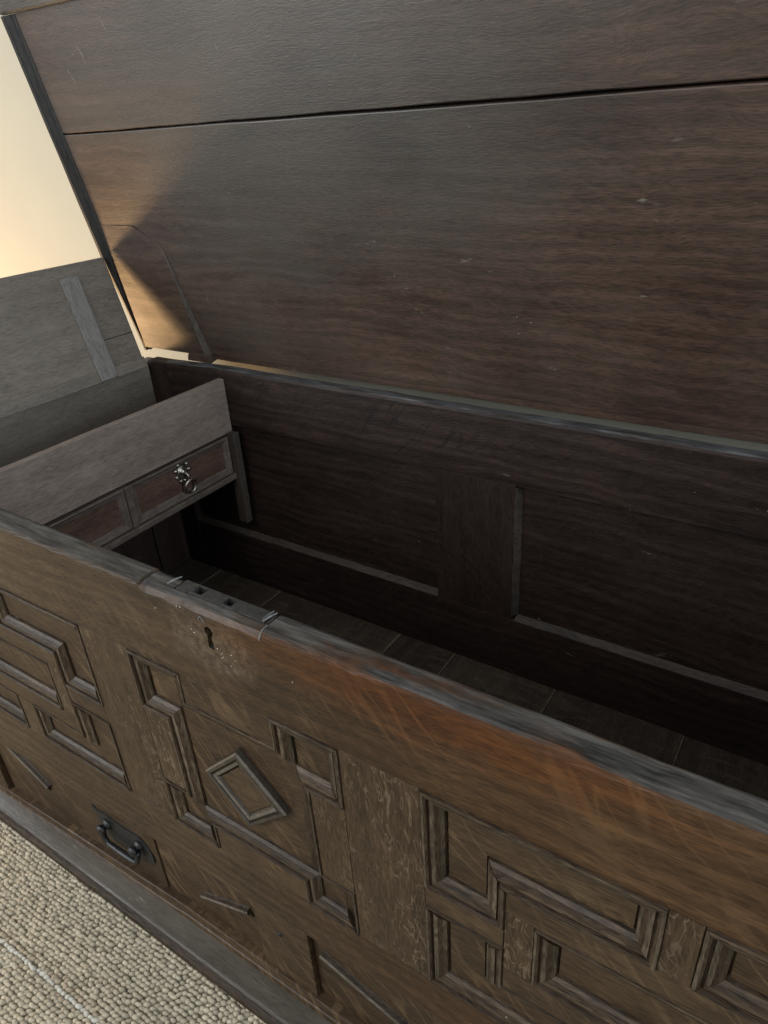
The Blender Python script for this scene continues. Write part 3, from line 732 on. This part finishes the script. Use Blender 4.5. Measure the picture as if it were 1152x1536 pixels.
def till_drawer(y0, y1, label, pull):
    d = box('till_drawer', TX-.012, TX-.0035, y0, y1, Z0-.1940, Z0-.1212, M_TDRW, chest, bev=.0008)
    d['label'] = label
    z0, z1 = Z0-.1936, Z0-.1216; wd = .0125
    for kind in ('top', 'bottom', 'front', 'back'):
        bm = bmesh.new()
        prof = [(0, -.0036), (0, .0012), (.002, .0022), (.0045, .0012), (.0065, -.0006), (.0100, -.0016), (wd, -.0033), (wd, -.0036)]
        if kind == 'top': e = [((y0+s, z1-s), (y1-s, z1-s)) for s, _ in prof]
        if kind == 'bottom': e = [((y0+s, z0+s), (y1-s, z0+s)) for s, _ in prof]
        if kind == 'front': e = [((y0+s, z0+s), (y0+s, z1-s)) for s, _ in prof]
        if kind == 'back': e = [((y1-s, z0+s), (y1-s, z1-s)) for s, _ in prof]
        A = [bm.verts.new((TX+h, a[0], a[1])) for (a, b), (_, h) in zip(e, prof)]
        B = [bm.verts.new((TX+h, b[0], b[1])) for (a, b), (_, h) in zip(e, prof)]
        for k in range(len(A)):
            l = (k+1) % len(A); bm.faces.new((A[k], A[l], B[l], B[k]))
        bm.faces.new(A); bm.faces.new(B[::-1])
        wobble(bm, .0003, 20, random.random()*9)
        from_bm('drawer_moulding', bm, M_TMLD, d)
    if pull:
        cy, cz, x = .4010, Z0-.1450, TX-.0034
        bm = bmesh.new(); lathe(bm, [(.0122, 0), (.0128, .0012), (.0100, .0024), (.0072, .0026), (.0056, .0052), (.0030, .0068), (.0005, .0072)], (x, cy, cz), (1, 0, 0), 18)
        for k in range(9):
            a = 2*math.pi*k/9
            mm = Matrix.Translation((x+.0016, cy+.0148*math.cos(a), cz+.0172*math.sin(a))) @ Matrix.Diagonal((.6, 1, 1, 1))
            bmesh.ops.create_icosphere(bm, subdivisions=1, radius=.0048, matrix=mm)
        from_bm('rosette', bm, M_BRASS, d, smooth=True)
        bm = bmesh.new(); tube(bm, [(x+.0050, cy+.001, cz-.001), (x+.0095, cy+.002, cz-.0035), (x+.0110, cy+.003, cz-.0100), (x+.0095, cy+.004, cz-.0150)], [.0030, .0026, .0022, .0026], 8)
        from_bm('ring_hanger', bm, M_BRASS, d, smooth=True)
        bm = bmesh.new(); R_ = .0122
        tube(bm, [(x+.0095+.0015*math.sin(a), cy+.0055+R_*math.cos(a), cz-.0275+R_*math.sin(a)) for a in [2*math.pi*k/28 for k in range(28)]], .0022, 8, True)
        from_bm('pull_ring', bm, M_BRASS, d, smooth=True)
till_drawer(.2905, .5130, 'small reddish till drawer with brass rosette and ring pull', True)
till_drawer(.0500, .2785, 'small till drawer without a handle, half hidden behind the rim', False)

# till lid, swung up and leaning out over the end
tl = box('till_lid', -.012, 0, .040, .5150, 0.0, .2030, M_TLID, chest, bev=.003, cuts=6, amp=.0005, axis=1)
tl.location = (-.958, 0, Z0-.014); tl.rotation_euler = (0, -math.atan2(.052, .196), 0)
tl['label'] = 'grey-brown till lid swung up against the left end'
box('batten', .0002, .0065, .4115, .4465, .002, .181, M_BATT, tl, bev=.001, cuts=3, amp=.0004)
box('batten', .0002, .0065, .1100, .1450, .002, .181, M_BATT, tl, bev=.001, cuts=3, amp=.0004)
box('bottom_strip', .0002, .0040, .040, .4110, .0005, .0200, M_TLID, tl, bev=.0008)
box('bottom_strip', .0002, .0040, .4470, .5150, .0005, .0200, M_TLID, tl, bev=.0008)
box('joint_line', -.0002, .0003, .4470, .5145, .0665, .0680, M_INX, tl, bev=0)

# --- lid: local frame x along, y behind, z up the lid
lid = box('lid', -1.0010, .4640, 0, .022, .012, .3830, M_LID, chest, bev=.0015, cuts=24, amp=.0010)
lid.location = (0, .567, Z0); lid.rotation_euler = (math.atan2(.207, .978), 0, 0)
lid['label'] = 'raised lid of broad brown oak boards leaning towards the front'
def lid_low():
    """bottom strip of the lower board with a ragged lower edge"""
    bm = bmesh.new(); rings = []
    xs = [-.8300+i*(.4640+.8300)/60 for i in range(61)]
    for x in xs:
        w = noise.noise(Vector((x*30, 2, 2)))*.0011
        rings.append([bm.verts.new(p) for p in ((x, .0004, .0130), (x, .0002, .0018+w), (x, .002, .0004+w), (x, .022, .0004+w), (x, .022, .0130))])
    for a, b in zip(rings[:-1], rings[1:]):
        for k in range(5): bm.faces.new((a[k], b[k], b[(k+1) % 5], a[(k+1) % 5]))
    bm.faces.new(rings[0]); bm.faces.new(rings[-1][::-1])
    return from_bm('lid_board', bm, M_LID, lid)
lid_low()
# upper board, its lower edge a little uneven so the shrinkage gap varies
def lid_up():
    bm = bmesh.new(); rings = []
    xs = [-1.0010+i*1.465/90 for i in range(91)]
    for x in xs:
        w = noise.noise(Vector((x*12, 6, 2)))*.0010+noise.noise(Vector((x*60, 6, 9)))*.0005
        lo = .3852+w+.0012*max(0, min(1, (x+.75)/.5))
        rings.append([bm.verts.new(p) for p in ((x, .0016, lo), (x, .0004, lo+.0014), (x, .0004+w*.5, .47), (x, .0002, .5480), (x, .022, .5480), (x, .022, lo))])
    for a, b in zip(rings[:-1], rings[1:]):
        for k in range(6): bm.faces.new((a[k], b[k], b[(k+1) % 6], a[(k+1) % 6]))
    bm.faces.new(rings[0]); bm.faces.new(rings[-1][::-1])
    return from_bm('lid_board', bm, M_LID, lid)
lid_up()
box('lid_backing', -1.015, .459, .0225, .030, .010, .545, M_INX, lid, bev=.001)
box('lid_nosing', -1.0280, .4900, -.0075, .028, .5484, .5760, M_PLIN, lid, bev=.004, cuts=20, amp=.0008)
def lip(x0, k):
    """raised lip moulding along one end of the lid, its inner slope facing the middle"""
    bm = bmesh.new(); rings = []
    for i in range(31):
        z = .001+i*.547/30; w1 = noise.noise(Vector((z*16, x0, 1)))*.0009; f = min(1, .45+z*3)
        pts = [(0, .010), (0, -.0004), (.006, -.0030*f+w1), (.0075, -.0062*f), (.0165*f, -.0110*f+w1), (.0175*f, -.0125*f), (.0265*f+w1, -.0118*f), (.030*f, -.006), (.031*f, .006), (.027*f, .022), (0, .022)]
        rings.append([bm.verts.new((x0+k*a*.8, b*.85, z)) for a, b in pts])
    m = len(rings[0])
    for a, b in zip(rings[:-1], rings[1:]):
        for q in range(m): bm.faces.new((a[q], b[q], b[(q+1) % m], a[(q+1) % m]))
    bm.faces.new(rings[0]); bm.faces.new(rings[-1][::-1])
    return from_bm('lid_lip', bm, M_LIP, lid)
lip(-1.0014, -1); lip(.4646, 1)
# tapering cleat under the left end of the lid
def cleat(x0, x1, k, h=.240):
    bm = bmesh.new(); rings = []
    n = 16
    for i in range(n+1):
        t = i/n; z = .012+t*(h-.012)
        xr = x1-.040*t*k*.9 if t < .86 else x1-.040*t*k*.9-k*.05*((t-.86)/.14)
        th = .0095*(1-t)+.0003
        xl = x0
        w = noise.noise(Vector((z*20, x0, 3)))*.0010
        ch = .010*min(1, th/.010)
        rings.append([bm.verts.new(p) for p in ((xl, -.0002, z), (xl, -th, z), (xr-k*ch+w, -th+.0004, z), (xr+w, -.0012, z), (xr+w, -.0002, z))])
    for a, b in zip(rings[:-1], rings[1:]):
        for q in range(5):
            fc = bm.faces.new((a[q], b[q], b[(q+1) % 5], a[(q+1) % 5]))
            if q == 2: fc.material_index = 1
    bm.faces.new(rings[0]); bm.faces.new(rings[-1][::-1])
    return from_bm('cleat', bm, M_LID, lid, mat2=M_CLED)
cleat(-1.0000, -.8290, 1)
cleat(.4630, .2730, -1)
prism('hinge_block', [(-.890, -.0035), (-.829, -.0035), (-.829, .0135), (-.880, .0135), (-.886, .006)], -.010, .018, M_CLEAT, lid, bev=.0015)

# old gouges and scratches in the lid
def scratch(pts, rad):
    bm = bmesh.new(); tube(bm, [(x, .0004, z) for x, z in pts], rad, 6)
    for v in bm.verts: v.co.y = .0004+(v.co.y-.0004)*.35
    from_bm('scratch', bm, M_SCR, lid)
M_SCR = plain('pale_scratch', (.135, .122, .104), .6, 200, .4)
scratch([(-.7900, .150), (-.7880, .138), (-.7920, .120), (-.7925, .100), (-.7900, .085)], [.0005, .0011, .0014, .0010, .0004])
scratch([(-.7860, .070), (-.7870, .055), (-.7820, .040)], [.0003, .0009, .0003])
scratch([(-.620, .475), (-.6165, .463)], [.0012, .0008])
scratch([(-.075, .1745), (-.066, .1752), (-.058, .1745)], [.0004, .0011, .0004])
scratch([(-.4050, .136), (-.4010, .134)], [.0012, .0006])
scratch([(-.9500, .300), (-.9380, .262), (-.9250, .240)], [.0003, .0006, .0003])
scratch([(-.150+i*.02, .2052+.0006*math.sin(i*2.1)) for i in range(30)], .00045)
scratch([(-.9300, .470), (-.9220, .452)], [.0010, .0005])
scratch([(-.8900, .500), (-.8840, .485), (-.8830, .470)], [.0005, .0012, .0004])
scratch([(-.8200, .525), (-.8150, .505)], [.0012, .0006])
